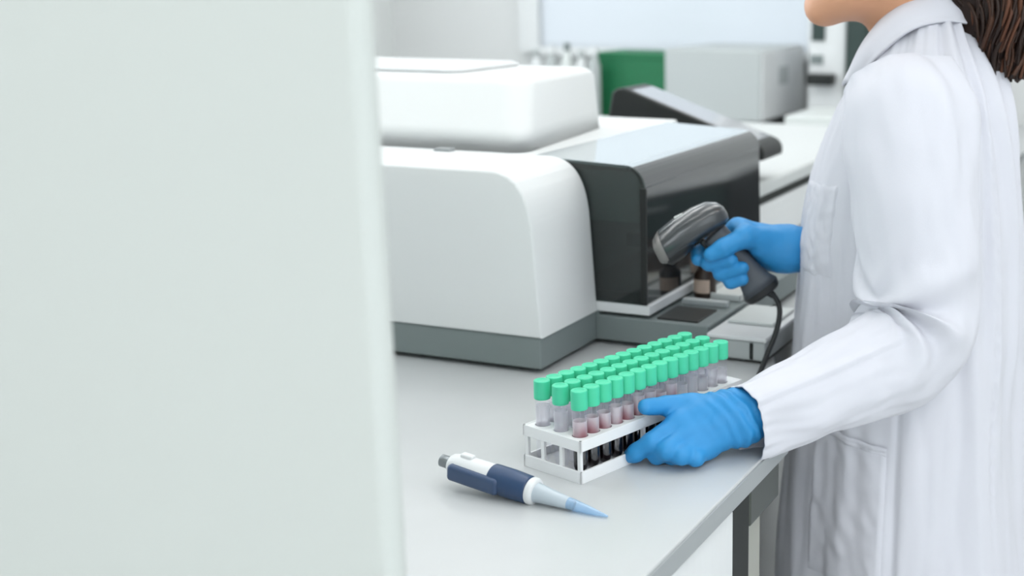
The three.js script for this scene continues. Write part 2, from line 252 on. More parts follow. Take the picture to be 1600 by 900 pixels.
  mesh('upper_lid', loft([[.0935, 0], [.099, 0], [.102, .006]].map(([y, i]) => rr(.30 + i, .78 - i, .30 + i, .505 - i, .252 + y, .03)), { capEnd: true, capStart: true }), M.white, o);
  // loading deck in front of the cover
  mesh('sample_slot', boxGeo(-.083, -.142, .0405, .0435, .165, .235, .001), M.black, o);
  mesh('deck_rail', boxGeo(-.083, -.150, .041, .050, .25, .262, .002), M.lightGrey, o);
}
{ const o = benchThing('loading_module', 'white sample loading module with dark slot in front of the analyzer', 'instrument module', 0, .9, 0);
  mesh('body', boxGeo(-.165, -.242, .004, .030, .146, .30, .003), M.lightGrey, o);
  mesh('lid', boxGeo(-.163, -.245, .030, .036, .143, .30, .002), M.white, o);
  mesh('slot', boxGeo(-.222, -.2265, .006, .028, .1445, .148, .0005), M.darkGap, o);
  mesh('tray', boxGeo(-.17, -.235, .036, .041, .20, .29, .002), M.tray, o);
  mesh('foot', merged([boxGeo(-.17, -.24, 0, .005, .155, .29)]), M.black, o); }
{ const o = benchThing('sample_tray', 'flat clear-white tray lying on the grey analyzer base', 'tray', -.13, .9415, .36);
  mesh('tray_bottom', boxGeo(-.025, .03, 0, .003, -.07, .07, .001), M.tray, o);
  mesh('tray_rim', merged([boxGeo(-.025, -.022, 0, .010, -.07, .07), boxGeo(.027, .03, 0, .010, -.07, .07), boxGeo(-.025, .03, 0, .010, -.07, -.067), boxGeo(-.025, .03, 0, .010, .067, .07)]), M.tray, o); }
for (const [b, d, h, lab] of [[-.098, .30, .055, 'small dark reagent bottle with pale label near the scanner'], [-.10, .42, .06, 'small dark reagent bottle behind the labelled one']]) {
  const o = benchThing('reagent_bottle', lab, 'bottle', b, .9415, d);
  mesh('bottle_body', new THREE.LatheGeometry([[0, 0], [.014, 0], [.016, .003], [.016, h * .62], [.009, h * .78], [.009, h * .85], [0, h * .85]].map(p => new THREE.Vector2(...p)), 28), M.brown, o);
  mesh('bottle_cap', new THREE.CylinderGeometry(.0105, .0105, h * .17, 24).translate(0, h * .92, 0), M.black, o);
  mesh('bottle_label', new THREE.CylinderGeometry(.0163, .0163, h * .35, 24, 1, true, -1.2, 2.0).translate(0, h * .34, 0), M.label, o); }

// ---------------------------------------------------------------- instruments further along the bench
{ const o = benchThing('low_instrument', 'long low white instrument with dark groove behind the analyzer', 'instrument', 0, .9, 0);
  mesh('body', boxGeo(0.0, .85, .006, .083, .69, 1.75, .006), M.white, o);
  mesh('groove', boxGeo(.006, .84, .083, .100, .70, 1.74, .001), M.darkGap, o);
  mesh('lid', boxGeo(-.004, .85, .100, .128, .69, 1.75, .008), M.matteWhite, o);
  mesh('foot', boxGeo(.03, .8, 0, .006, .72, 1.7), M.black, o); }
{ const o = benchThing('display_console', 'black wedge-shaped console with sloping glossy top behind the analyzer', 'console', 0, 1.0295, .78);
  const s = new THREE.Shape(); s.moveTo(-.30, 0); s.lineTo(-.275, .148); s.quadraticCurveTo(-.268, .160, -.25, .156); s.lineTo(.002, .068); s.quadraticCurveTo(.016, .060, .012, .046); s.lineTo(-.03, .036); s.lineTo(-.12, .004); s.lineTo(-.29, .004); s.closePath();
  mesh('housing', new THREE.ExtrudeGeometry(s, { depth: .10, bevelEnabled: true, bevelSize: .004, bevelThickness: .004, bevelSegments: 2 }).translate(0, 0, -.10), M.black, o);
  const L = Math.hypot(.26, .098); const g = new RoundedBoxGeometry(L * .90, .006, .092, 2, .002).rotateZ(-Math.atan2(.088, .252)).translate(-.124, .1145, -.05); mesh('screen', g, M.screenGloss, o); }
{ const o = benchThing('storage_box', 'bright green flat-sided storage box on the far bench', 'box', .985, .9, 2.75);
  mesh('box_body', boxGeo(0, .31, 0, .22, 0, .2, .006), M.green, o); mesh('box_lid', boxGeo(-.003, .313, .215, .238, -.003, .203, .006), M.green, o); }
{ const o = benchThing('cabinet_instrument', 'large white boxy instrument with dark feet left of the chin', 'instrument', .635, .9, 2.6);
  mesh('housing', boxGeo(0, .34, .03, .262, 0, .44, .008), M.lightGrey, o);
  mesh('front_panel', boxGeo(-.006, 0, .035, .258, .004, .436, .003), M.white, o);
  mesh('badge', boxGeo(-.0075, -.005, .14, .20, .16, .26, .001), M.lightGrey, o);
  mesh('foot', boxGeo(.0, .05, 0, .03, .03, .33, .004), M.darkGap, o); mesh('foot', boxGeo(.28, .33, 0, .03, .03, .33, .004), M.darkGap, o); }
const bottleKinds = [['white', M.white, M.lightGrey], ['grey', M.lightGrey, M.white], ['clear', M.tray, M.base]];
[[1.62, 0], [1.555, 1], [1.49, 2], [1.43, 0], [1.375, 1]].forEach(([b, k], i) => {
  const o = benchThing('wash_bottle', ['leftmost', 'second from left', 'middle', 'second from right', 'rightmost'][i] + ' of five blurred bottles left of the green box', 'bottle', b * .93, .9, 2.69, 'bottles on the far bench');
  const h = .245 + .012 * (i % 3), r = .021;
  mesh('bottle_body', new THREE.LatheGeometry([[0, 0], [r, 0], [r, h * .75], [r * .45, h * .86], [r * .45, h * .9], [0, h * .9]].map(p => new THREE.Vector2(...p)), 24), bottleKinds[k][1], o);
  mesh('bottle_cap', new THREE.CylinderGeometry(r * .55, r * .55, h * .1, 20).translate(0, h * .95, 0), bottleKinds[k][2], o); });
{ const o = benchThing('tower_instrument', 'tall white tower instrument with dark window and black drawer behind the chin', 'instrument', .388, .9, 2.72);
  mesh('housing', boxGeo(0, .125, 0, .55, 0, .28, .006), M.white, o);
  mesh('display', boxGeo(.07, .115, .29, .352, -.006, 0, .002), M.darkGreen, o);
  mesh('drawer', boxGeo(.03, .118, .15, .187, -.05, 0, .006), M.black, o);
  mesh('vent', boxGeo(.075, .118, .215, .245, -.004, 0, .001), M.base, o); }
{ const o = benchThing('dark_locker', 'dark green locker in the gap between face and collar', 'locker', .31, .9, 2.70);
  mesh('housing', boxGeo(0, .072, 0, .9, 0, .3, .004), M.darkGreen, o); mesh('door', boxGeo(.004, .068, .02, .88, -.012, 0, .003), M.darkGreen, o); }
{ const o = benchThing('white_stand', 'low white stepped stand with grey tray on the far bench', 'stand', .12, .9, 2.15);
  mesh('base', boxGeo(0, .30, 0, .05, 0, .35, .006), M.white, o); mesh('step', boxGeo(.1, .30, .05, .10, .05, .35, .006), M.tray, o); mesh('tray', boxGeo(-.01, .09, .05, .062, .05, .3, .003), M.base, o); }
{ const o = benchThing('added_drawer_unit', 'added dark drawer unit out of view, giving the smoked cover its dark reflections', 'drawer unit', -1.62, 0, 2.5);
  mesh('housing', boxGeo(0, .74, .30, .86, 0, .55, .006), M.black, o); mesh('base', boxGeo(0, .74, 0, .30, .01, .55, .004), M.white, o); mesh('top', boxGeo(-.01, .75, .86, .89, -.02, .56, .004), M.white, o);  // unit added out of view, dark so that the smoked cover reflects it
  for (let i = 0; i < 3; i++) { const y = .32 + i * .18, f = mesh('drawer', boxGeo(.015, .725, y, y + .165, -.018, 0, .004), i === 1 ? M.brown : M.darkGreen, o); mesh('handle', boxGeo(.22, .52, y + .11, y + .125, -.04, -.018, .004), M.steel, f); } }
{ const o = benchThing('low_cabinet', 'low grey-beige cabinet in the aisle just behind the white coat', 'cabinet', -.90, 0, .9);
  mesh('housing', boxGeo(0, .445, .06, .74, 0, .5, .006), M.beige, o); mesh('door', boxGeo(.01, .435, .08, .72, -.016, 0, .004), M.beige, o); mesh('plinth', boxGeo(.02, .42, 0, .06, .02, .48), M.darkGap, o); }

// ---------------------------------------------------------------- tube rack and sample tubes
const RY = 39 * Math.PI / 180, RL = V(Math.sin(RY), 0, -Math.cos(RY)), RS = V(-Math.cos(RY), 0, -Math.sin(RY)), RO = V(-.1203, .9, -1.1752);
const PITCH = .0172, ROWP = .026, NT = 14, EDGE = .0135;
const tubeAt = (r, k) => RO.clone().addScaledVector(RL, EDGE + PITCH * k).addScaledVector(RS, EDGE + ROWP * r);
{ const o = thing('tube_rack', 'white plastic rack with open sides holding green-capped tubes', 'tube rack', RO, -RY);   // local x = -RS (towards the front), z = -RL
  const Lr = EDGE * 2 + PITCH * (NT - 1) + .006, Wd = EDGE * 2 + ROWP * 2;
  const rect = (x0, x1, y0, y1) => { const s = new THREE.Shape(); s.moveTo(x0, y0); s.lineTo(x1, y0); s.lineTo(x1, y1); s.lineTo(x0, y1); s.closePath(); return s; };
  const plate = rect(-Wd, 0, 0, Lr);
  for (let r = 0; r < 3; r++) for (let k = 0; k < NT; k++) { const h = new THREE.Path(); h.absarc(-(EDGE + ROWP * r), EDGE + PITCH * k, .0081, 0, Math.PI * 2, true); plate.holes.push(h); }
  mesh('top_plate', new THREE.ExtrudeGeometry(plate, { depth: .003, bevelEnabled: false, curveSegments: 16 }).rotateX(-Math.PI / 2).translate(0, .041, 0), M.rack, o);
  const bx = (x0, x1, y0, y1, z0, z1, r = .0003) => new RoundedBoxGeometry(x1 - x0, y1 - y0, z1 - z0, 2, r).translate((x0 + x1) / 2, (y0 + y1) / 2, -(z0 + z1) / 2);
  mesh('top_rim', merged([bx(-Wd - .001, .001, .033, .0445, -.001, .0015), bx(-Wd - .001, .001, .033, .0445, Lr - .0015, Lr + .001), bx(-.0015, .001, .033, .0445, -.001, Lr), bx(-Wd - .001, -Wd + .0015, .033, .0445, -.001, Lr)]), M.rack, o);
  mesh('base_tray', merged([bx(-Wd, 0, .0005, .004, 0, Lr), bx(-Wd - .001, .001, 0, .0125, -.001, .0015), bx(-Wd - .001, .001, 0, .0125, Lr - .0015, Lr + .001), bx(-.0015, .001, 0, .0125, -.001, Lr), bx(-Wd - .001, -Wd + .0015, 0, .0125, -.001, Lr)]), M.rack, o);
  const posts = [[-.0025, 0], [-.0275, 0], [-.0535, 0], [-Wd + .0025, 0], [-.0025, Lr - .003], [-Wd + .0025, Lr - .003], [-.0025, Lr * .36], [-Wd + .0025, Lr * .36], [-.0025, Lr * .68], [-Wd + .0025, Lr * .68], [-.0275, Lr - .003], [-.0535, Lr - .003]];
  for (const [x, z] of posts) mesh('post', bx(x - .0022, x + .0022, .010, .036, z, z + .0035), M.rack, o);
}
{ const ord = ['nearest', 'second', 'third', 'fourth', 'fifth', 'sixth', 'seventh', 'eighth', 'ninth', 'tenth', 'eleventh', 'twelfth', 'thirteenth', 'farthest'];
  const rowName = ['front row beside the gloved hand', 'middle row of the rack', 'rear row beside the analyzer'];
  const glassG = new THREE.LatheGeometry([[.0001, .0], [.0035, .0008], [.006, .003], [.0074, .0075], [.0075, .012], [.0075, .066]].map(p => new THREE.Vector2(...p)), 28);
  const capG = new THREE.LatheGeometry([[.0, .0855], [.0052, .0855], [.0056, .0863], [.0079, .0863], [.0084, .0855], [.0085, .0690], [.0083, .0672], [.0076, .0668], [.0, .0668]].map(p => new THREE.Vector2(...p)), 28);
  const bloodG = (h) => new THREE.LatheGeometry([[.0001, .0008], [.0033, .0016], [.0057, .0037], [.0069, .008], [.0069, h], [.0, h]].map(p => new THREE.Vector2(...p)), 24);
  const filmG = (a, b) => { const g = new THREE.LatheGeometry([0, .3, .5, .75, 1].map(t => new THREE.Vector2(.00705, mix(a, b, t))), 24), n = g.attributes.position.count, c = new Float32Array(n * 3);   // smear left by the blood, thinner upwards
    for (let i = 0; i < n; i++) { const ang = Math.atan2(g.attributes.position.getX(i), g.attributes.position.getZ(i)), t = sstep(.15, .95, clamp((g.attributes.position.getY(i) - a) / (b - a)) + .18 * Math.sin(ang * 2)); c[3 * i] = mix(.50, .93, t); c[3 * i + 1] = mix(.16, .88, t); c[3 * i + 2] = mix(.20, .91, t); }
    g.setAttribute('color', new THREE.Float32BufferAttribute(c, 3)); return g; };
  const bloods = [.024, .027, .030].map(bloodG), films = [[.024, .057], [.027, .060], [.030, .055]].map(p => filmG(...p));
  for (let r = 0; r < 3; r++) for (let k = 0; k < NT; k++) {
    const p = tubeAt(r, k); p.y = .9045;
    const o = thing('sample_tube', `${ord[k]} green-capped blood tube in the ${rowName[r]}`, 'sample tube', p, rnd() * 6.28, 'green-capped sample tubes in the rack');
    mesh('glass', glassG, M.glass, o); mesh('cap', capG, M.cap, o);
    const v = Math.floor(rnd() * 3);
    if (r === 0 || (r === 1 && k > 0 && k % 3 !== 1) || k % 4 === 3) mesh('blood', bloods[r === 0 && k < 3 ? k === 0 ? 0 : 1 : v], M.blood, o);
    mesh('film', films[v], r === 0 && k < 9 ? M.film : M.greyFilm, o);
  }
}

// ---------------------------------------------------------------- pipette
{ const A = V(-0.2570, .9235, -1.1796), Bp = V(-0.0881, .9020, -1.0932), ax = Bp.clone().sub(A), L = ax.length(); ax.normalize();
  const o = thing('pipette', 'navy and white pipette with pale blue tip lying before the rack', 'pipette', V(A.x, .9, A.z));
  const q = new THREE.Quaternion().setFromUnitVectors(V(0, 1, 0), ax);
  // twist so that local +z looks up and towards the camera
  const put = (g) => g.applyQuaternion(q).translate(0, A.y - .9, 0);
  const lathe = (pts, flat = 1) => put(new THREE.LatheGeometry(pts.map(([s, r]) => new THREE.Vector2(Math.max(r, .00005), s * L)), 36));
  mesh('plunger', lathe([[0, 0], [0, .0052], [.004, .0062], [.055, .0062], [.055, .004], [.07, .004]]), M.metalGrey, o);
  mesh('upper_body', lathe([[.06, 0], [.062, .0085], [.075, .0105], [.12, .0125], [.34, .0135], [.34, 0]]), M.white, o);
  mesh('grip', lathe([[.315, 0], [.318, .0128], [.33, .0141], [.44, .0144], [.54, .0136], [.552, .0125], [.552, 0]]), M.navy, o);
  mesh('collar', lathe([[.548, .0], [.549, .0125], [.556, .0134], [.575, .0134], [.588, .012], [.59, .009], [.59, 0]]), M.white, o);
  mesh('shaft', lathe([[.585, .0098], [.62, .0088], [.70, .0072], [.80, .0052], [.80, 0]]), M.shaft, o);
  mesh('tip', lathe([[.775, .0058], [.80, .0056], [.90, .0036], [.995, .0011], [1.0, .0006]]), M.tip, o);
  // finger rest: thick navy block along the camera side
  const side = V(-ax.z, 0, ax.x).multiplyScalar(-1); if (side.z < 0) side.multiplyScalar(-1);
  const hook = new RoundedBoxGeometry(.017, L * .31, .0135, 4, .0045); hook.applyMatrix4(new THREE.Matrix4().makeBasis(ax.clone().cross(side).normalize(), ax.clone(), side.clone()));
  const hp = ax.clone().multiplyScalar(L * .245).addScaledVector(side, .0098); hook.translate(hp.x, hp.y + A.y - .9 - .002, hp.z);
  mesh('finger_rest', hook, M.navyRest, o);
  const btn = new RoundedBoxGeometry(.008, .014, .006, 3, .002); btn.applyMatrix4(new THREE.Matrix4().makeBasis(side.clone(), ax.clone(), side.clone().cross(ax).normalize())); const bp = ax.clone().multiplyScalar(L * .17); btn.translate(bp.x, bp.y + A.y - .9 + .0125, bp.z); mesh('ejector_button', btn, M.white, o);
}

// ---------------------------------------------------------------- barcode scanner
{ const o = thing('barcode_scanner', 'grey handheld barcode scanner with black cable in the gloved hand', 'scanner', V(0, 0, 0));
  const H0 = V(-.0605, 1.0580, -1.575), H1 = V(.0285, 1.0985, -1.58), ax = H1.clone().sub(H0), L = ax.length(); ax.normalize();
  const sideV = V(0, 0, 1).addScaledVector(ax, -ax.z).normalize(), up = sideV.clone().cross(ax).normalize();
  const ringsOf = (secs, n = 44, e = 2.6) => secs.map(([s, hu, hd, w, off]) => { const c = H0.clone().addScaledVector(ax, s * L).addScaledVector(up, off); return Array.from({ length: n }, (_, j) => { const a = j / n * Math.PI * 2, ca = Math.cos(a), sa = Math.sin(a), X = Math.sign(ca) * Math.abs(ca) ** (2 / e) * w, Y = Math.sign(sa) * Math.abs(sa) ** (2 / e) * (sa > 0 ? hu : hd); return c.clone().addScaledVector(sideV, X).addScaledVector(up, Y); }); });
  mesh('head', loft(ringsOf([[.0, .010, .020, .026, -.004], [.02, .013, .0225, .029, -.004], [.12, .0165, .0225, .031, -.003], [.35, .0195, .0195, .030, 0], [.6, .0205, .0175, .028, .0015], [.8, .0195, .0155, .025, .002], [.93, .015, .013, .020, .001], [.99, .008, .008, .011, 0], [1.0, .001, .001, .001, 0]]), { capStart: true }), M.scanBody, o);
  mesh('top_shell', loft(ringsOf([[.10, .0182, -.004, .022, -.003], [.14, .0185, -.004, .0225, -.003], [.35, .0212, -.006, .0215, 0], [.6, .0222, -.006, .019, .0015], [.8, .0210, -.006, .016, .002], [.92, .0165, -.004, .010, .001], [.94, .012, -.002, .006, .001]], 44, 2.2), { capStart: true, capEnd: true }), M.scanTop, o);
  mesh('nose_underside', loft(ringsOf([[.05, -.006, .0245, .0275, -.004], [.09, -.006, .0285, .0285, -.003], [.25, -.006, .0275, .0275, -.002], [.42, -.006, .0235, .025, 0], [.46, -.008, .018, .02, 0]]), { capStart: true, capEnd: true }), M.scanDark, o);
  mesh('front_bezel', loft(ringsOf([[-.035, .006, .018, .022, -.004], [-.02, .0095, .0205, .0262, -.004], [.03, .0135, .0228, .0298, -.004], [.085, .0165, .0231, .0315, -.0035], [.088, .013, .020, .028, -.0035]]), { capEnd: true }), M.scanFace, o);
  mesh('scan_window', loft(ringsOf([[-.032, .005, .0165, .021, -.004], [-.036, .005, .0165, .021, -.004]], 44, 3.4), { capStart: true, capEnd: true }), M.scanDark, o);
  mesh('status_light', new RoundedBoxGeometry(.012, .003, .004, 2, .001).applyMatrix4(new THREE.Matrix4().makeBasis(ax, up, sideV)).translate(...H0.clone().addScaledVector(ax, .42 * L).addScaledVector(up, .0215).addScaledVector(sideV, .004).toArray()), M.tray, o);
  const hp = [[.0125, 1.0715, -1.580], [.0285, 1.0545, -1.580], [.0415, 1.0405, -1.580], [.0555, 1.0225, -1.579], [.0655, 1.0085, -1.578], [.0715, 1.0005, -1.577]].map(p => V(...p));
  const hr = [[.017, .018], [.0165, .0165], [.0155, .0155], [.017, .0165], [.021, .018], [.0255, .0205]];
  const hrings = hp.map((p, i) => { const t = hp[Math.min(i + 1, 5)].clone().sub(hp[Math.max(i - 1, 0)]).normalize(), s = V(0, 0, 1).addScaledVector(t, -t.z).normalize(), w = s.clone().cross(t).normalize(); return Array.from({ length: 36 }, (_, j) => { const a = j / 36 * 6.28319, ca = Math.cos(a), sa = Math.sin(a); return p.clone().addScaledVector(w, Math.sign(ca) * Math.abs(ca) ** .8 * hr[i][0]).addScaledVector(s, Math.sign(sa) * Math.abs(sa) ** .8 * hr[i][1]); }); });
  mesh('handle', loft(hrings, { capStart: true, capEnd: true }), M.scanHandle, o);
  const t5 = hp[5].clone().sub(hp[4]).normalize();
  const base = hrings[5].map(p => p.clone()), base2 = base.map(p => p.clone().addScaledVector(t5, .007).lerp(hp[5].clone().addScaledVector(t5, .007), .06)), base3 = base.map(p => p.clone().addScaledVector(t5, .010).lerp(hp[5].clone().addScaledVector(t5, .010), .2));
  mesh('handle_base', loft([base, base2, base3], { capEnd: true }), M.scanDark, o);
  mesh('trigger', new RoundedBoxGeometry(.008, .022, .012, 3, .003).rotateZ(.75).translate(.004, 1.055, -1.580), M.scanDark, o);
  mesh('strain_relief', cylBetween(V(.0775, 1.0, -1.576), V(.0885, .9915, -1.576), .0068, .0042, 20), M.cable, o);
  mesh('cable', tube([[.078, .999, -1.576], [.089, .991, -1.576], [.0955, .978, -1.574], [.0945, .9600, -1.566], [.0885, .9420, -1.557], [.0800, .9250, -1.545], [.0725, .9105, -1.53], [.066, .9040, -1.505], [.062, .9035, -1.45], [.075, .9035, -1.41]], .0034, 90, 12), M.cable, o);
}

// ---------------------------------------------------------------- the woman
const PH = 14 * Math.PI / 180, PF = V(-Math.cos(PH), 0, -Math.sin(PH)), PL = V(-Math.sin(PH), 0, Math.cos(PH)), PC = V(.275, 0, -1.60);
const person = thing('person', 'woman in white lab coat and blue gloves reading tubes with a scanner', 'person', PC);
const P = (f, l, y) => V(PF.x * f + PL.x * l, y, PF.z * f + PL.z * l);            // person-local point
const toLocal = (p) => V(p[0] - PC.x, p[1], p[2] - PC.z);
const arr = (v) => [v.x, v.y, v.z];
const LA = { shoulder: [.2350, 1.225, -1.450], elbow: [.2320, .982, -1.392], wrist: [.040, .938, -1.262] };
const RA = { shoulder: [.318, 1.225, -1.760], elbow: [.335, 1.0, -1.775], wrist: [.112, 1.046, -1.604] };
{ // body: one continuous surface, the head on a finer grid
  const l3 = (p) => arr(toLocal(p));
  const hc = V(.204 - PC.x, 1.448, -1.575 - PC.z), pit = -0.10;
  const hf = V(PF.x * Math.cos(pit), Math.sin(pit), PF.z * Math.cos(pit)), hu = V(-PF.x * Math.sin(pit), Math.cos(pit), -PF.z * Math.sin(pit)), hl = hu.clone().cross(hf).normalize();
  const parts = [ellipsoid([-.018, .035, 0], [.092, .078, .073]), ellipsoid([.028, -.025, 0], [.060, .082, .057])];
  const headLocal = (x, y, z) => { const dx = x - hc.x, dy = y - hc.y, dz = z - hc.z; return [dx * hf.x + dy * hf.y + dz * hf.z, dx * hu.x + dy * hu.y + dz * hu.z, dx * hl.x + dy * hl.y + dz * hl.z]; };
  const jawA = capsule([-.012, -.058, .046], [.070, -.094, .012], .016), jawB = capsule([-.012, -.058, -.046], [.070, -.094, -.012], .016), chin = ellipsoid([.070, -.092, 0], [.019, .018, .019]), nose = capsule([.086, .012, 0], [.104, -.026, 0], .008, .011), nos = ellipsoid([.094, -.030, 0], [.014, .009, .016]);
  const lipU = ellipsoid([.087, -.052, 0], [.010, .006, .021]), lipL = ellipsoid([.085, -.063, 0], [.010, .007, .019]), brow = capsule([.077, .026, .030], [.077, .026, -.030], .011), earL = ellipsoid([-.012, -.005, .073], [.017, .030, .008]), earR = ellipsoid([-.012, -.005, -.073], [.017, .030, .008]);
  const sockL = ellipsoid([.084, .008, .030], [.013, .010, .016]), sockR = ellipsoid([.084, .008, -.030], [.013, .010, .016]), cheekL = ellipsoid([.055, -.025, .035], [.028, .026, .022]), cheekR = ellipsoid([.055, -.025, -.035], [.028, .026, .022]), under = ellipsoid([.03, -.085, 0], [.05, .022, .04]);
  const at = (v) => arr(hc.clone().addScaledVector(hf, v[0]).addScaledVector(hu, v[1]).addScaledVector(hl, v[2]));
  const neck = capsule(at([-.030, -.045, 0]), arr(P(.004, 0, 1.275)), .050, .050);
  const headF = (x, y, z) => { const [a, b, c] = headLocal(x, y, z); let d = smin(parts[0](a, b, c), parts[1](a, b, c), .03); d = smin(d, jawA(a, b, c), .022); d = smin(d, jawB(a, b, c), .022); d = smin(d, under(a, b, c), .02); d = smin(d, chin(a, b, c), .016); d = smin(d, cheekL(a, b, c), .02); d = smin(d, cheekR(a, b, c), .02); d = smin(d, brow(a, b, c), .012); d = smin(d, nose(a, b, c), .012); d = smin(d, nos(a, b, c), .008); d = -smin(-d, sockL(a, b, c), .008); d = -smin(-d, sockR(a, b, c), .008); d = smin(d, lipU(a, b, c), .006); d = smin(d, lipL(a, b, c), .006); d = smin(d, earL(a, b, c), .006); d = smin(d, earR(a, b, c), .006); return smin(d, neck(x, y, z), .03); };
  const caps = [capsule(arr(P(0, .055, .82)), arr(P(0, -.055, .82)), .085), capsule(arr(P(0, 0, .82)), arr(P(.0, 0, 1.02)), .09, .085), capsule(arr(P(.0, .05, 1.14)), arr(P(.0, -.05, 1.14)), .075), capsule(arr(P(0, .10, 1.19)), arr(P(0, -.10, 1.19)), .042), capsule(arr(P(0, 0, 1.0)), arr(P(0, 0, 1.16)), .08, .07)];
  const limb = (a, b, r0, r1) => caps.push(capsule(a, b, r0, r1));
  limb(l3(LA.shoulder), l3(LA.elbow), .042, .034); limb(l3(LA.elbow), l3(LA.wrist), .034, .02);
  limb(l3(RA.shoulder), l3(RA.elbow), .042, .034); limb(l3(RA.elbow), l3(RA.wrist), .034, .02);
  for (const s of [1, -1]) { limb(arr(P(0, .075 * s, .78)), arr(P(.012, .08 * s, .43)), .060, .050); limb(arr(P(.012, .08 * s, .43)), arr(P(-.012, .08 * s, .085)), .050, .034); limb(arr(P(-.03, .09 * s, .04)), arr(P(.12, .10 * s, .028)), .034, .024); }
  const bodyF = (x, y, z) => { let d = 9; for (const c of caps) d = smin(d, c(x, y, z), .02); return smin(d, neck(x, y, z), .04); };
  const g1 = nets((x, y, z) => bodyF(x, y, z), [-.42, -.01, -.30], [.24, 1.285, .48], .0125);
  const g2 = nets((x, y, z) => Math.max(smin(headF(x, y, z), bodyF(x, y, z), .02), 1.262 - y), [hc.x - .13, 1.25, hc.z - .14], [hc.x + .16, 1.57, hc.z + .14], .0042);
  mesh('body', merged([g1, g2]), M.skin, person);
  for (const s of [1, -1]) { const e = mesh('eye', new THREE.SphereGeometry(.0115, 20, 14).translate(...at([.0735, .008, .030 * s])), M.eye, person); e.userData.label = 'eye'; mesh('iris', new THREE.SphereGeometry(.006, 16, 12).translate(...at([.0805, .006, .030 * s])), M.iris, e); }
  mesh('lips', merged([new THREE.SphereGeometry(1, 20, 12).scale(.0085, .0045, .018).applyMatrix4(new THREE.Matrix4().makeBasis(hf, hu, hl)).translate(...at([.0868, -.0555, 0])), new THREE.SphereGeometry(1, 20, 12).scale(.0085, .0055, .016).applyMatrix4(new THREE.Matrix4().makeBasis(hf, hu, hl)).translate(...at([.0850, -.0635, 0]))]), M.lip, person);
  // hair: a cap over the skull and wavy locks that fall behind the shoulder
  const geos = [], tint = (g, c) => { const n = g.attributes.position.count, a = new Float32Array(n * 3); for (let i = 0; i < n; i++) { const k = .8 + .4 * Math.abs(noise(g.attributes.position.getX(i) * 60, g.attributes.position.getY(i) * 30, i * .01)); a[3 * i] = c[0] * k; a[3 * i + 1] = c[1] * k; a[3 * i + 2] = c[2] * k; } g.setAttribute('color', new THREE.Float32BufferAttribute(a, 3)); return g; };
  const capF = (x, y, z) => { const [a, b, c] = headLocal(x, y, z); const sk = ellipsoid([-.026, .038, 0], [.098, .088, .084])(a, b, c); return Math.max(sk, (a - .045) * .8 - (b - .02) * .65, -(b + .075 + .0 * a)); };
  geos.push(tint(nets(capF, [hc.x - .14, hc.y - .12, hc.z - .14], [hc.x + .18, hc.y + .17, hc.z + .14], .006), [.030, .017, .012]));
  const hairVol = () => { const A = at([-.075, .03, 0]), B1 = arr(mid.clone().add(V(.006, .02, 0))), C1 = arr(tipP.clone().add(V(-.004, .026, 0))); const c1 = capsule(A, B1, .052, .050), c2 = capsule(B1, C1, .050, .030); return tint(nets((x, y, z) => smin(c1(x, y, z), c2(x, y, z), .03) + .006 * noise(x * 45, y * 18, z * 45) + .003 * noise(x * 110, y * 30, z * 110), [mid.x - .12, tipP.y - .04, mid.z - .13], [mid.x + .12, at([-.075, .03, 0])[1] + .06, mid.z + .13], .005), [.022, .012, .009]); };
  const top = at([-.088, .03, 0]), tipP = toLocal([.3560, 1.268, -1.550]), mid = toLocal([.3380, 1.335, -1.560]);
  const cols = [[.022, .012, .009], [.040, .020, .013], [.070, .031, .018], [.028, .015, .011], [.110, .043, .022]];
  geos.push(hairVol());
  for (let i = 0; i < 520; i++) {
    const a = rnd() * 6.283, rr = .55 + .45 * Math.sqrt(rnd()), ox = Math.cos(a) * rr, oz = Math.sin(a) * rr, ph = rnd() * 6.28, am = .006 + rnd() * .006;
    const pts = []; const endT = .72 + .30 * rnd();
    for (let s = 0; s <= 9; s++) { const t = s / 9 * endT; const c = V(...top).multiplyScalar((1 - t) ** 2).addScaledVector(V(mid.x + .012, mid.y + .05, mid.z), 2 * t * (1 - t)).addScaledVector(tipP, t * t);
      const wdt = mix(.055, .060, t) * (t > .7 ? mix(1, .30, (t - .7) / .32) : 1) * (t < .15 ? .6 + t * 2.7 : 1);
      pts.push(c.add(V(ox * wdt + Math.sin(t * 12 + ph * .45 + ox * 2) * am + .006 * Math.sin(t * 10 + oz), Math.cos(t * 7 + ph) * .003, oz * wdt + Math.cos(t * 11 + ph + oz * 2) * am))); }
    geos.push(tint(tube(pts, .0011 + rnd() * .0020, 34, 5), cols[Math.floor(rnd() * 5)]));
  }
  const hg = mergeGeometries(geos.map(g => { const k = g.index ? g.toNonIndexed() : g; return k; }));
  const hair = mesh('hair', hg, M.hair, person); hair.userData.label = 'dark brown wavy hair falling behind the shoulder';
}
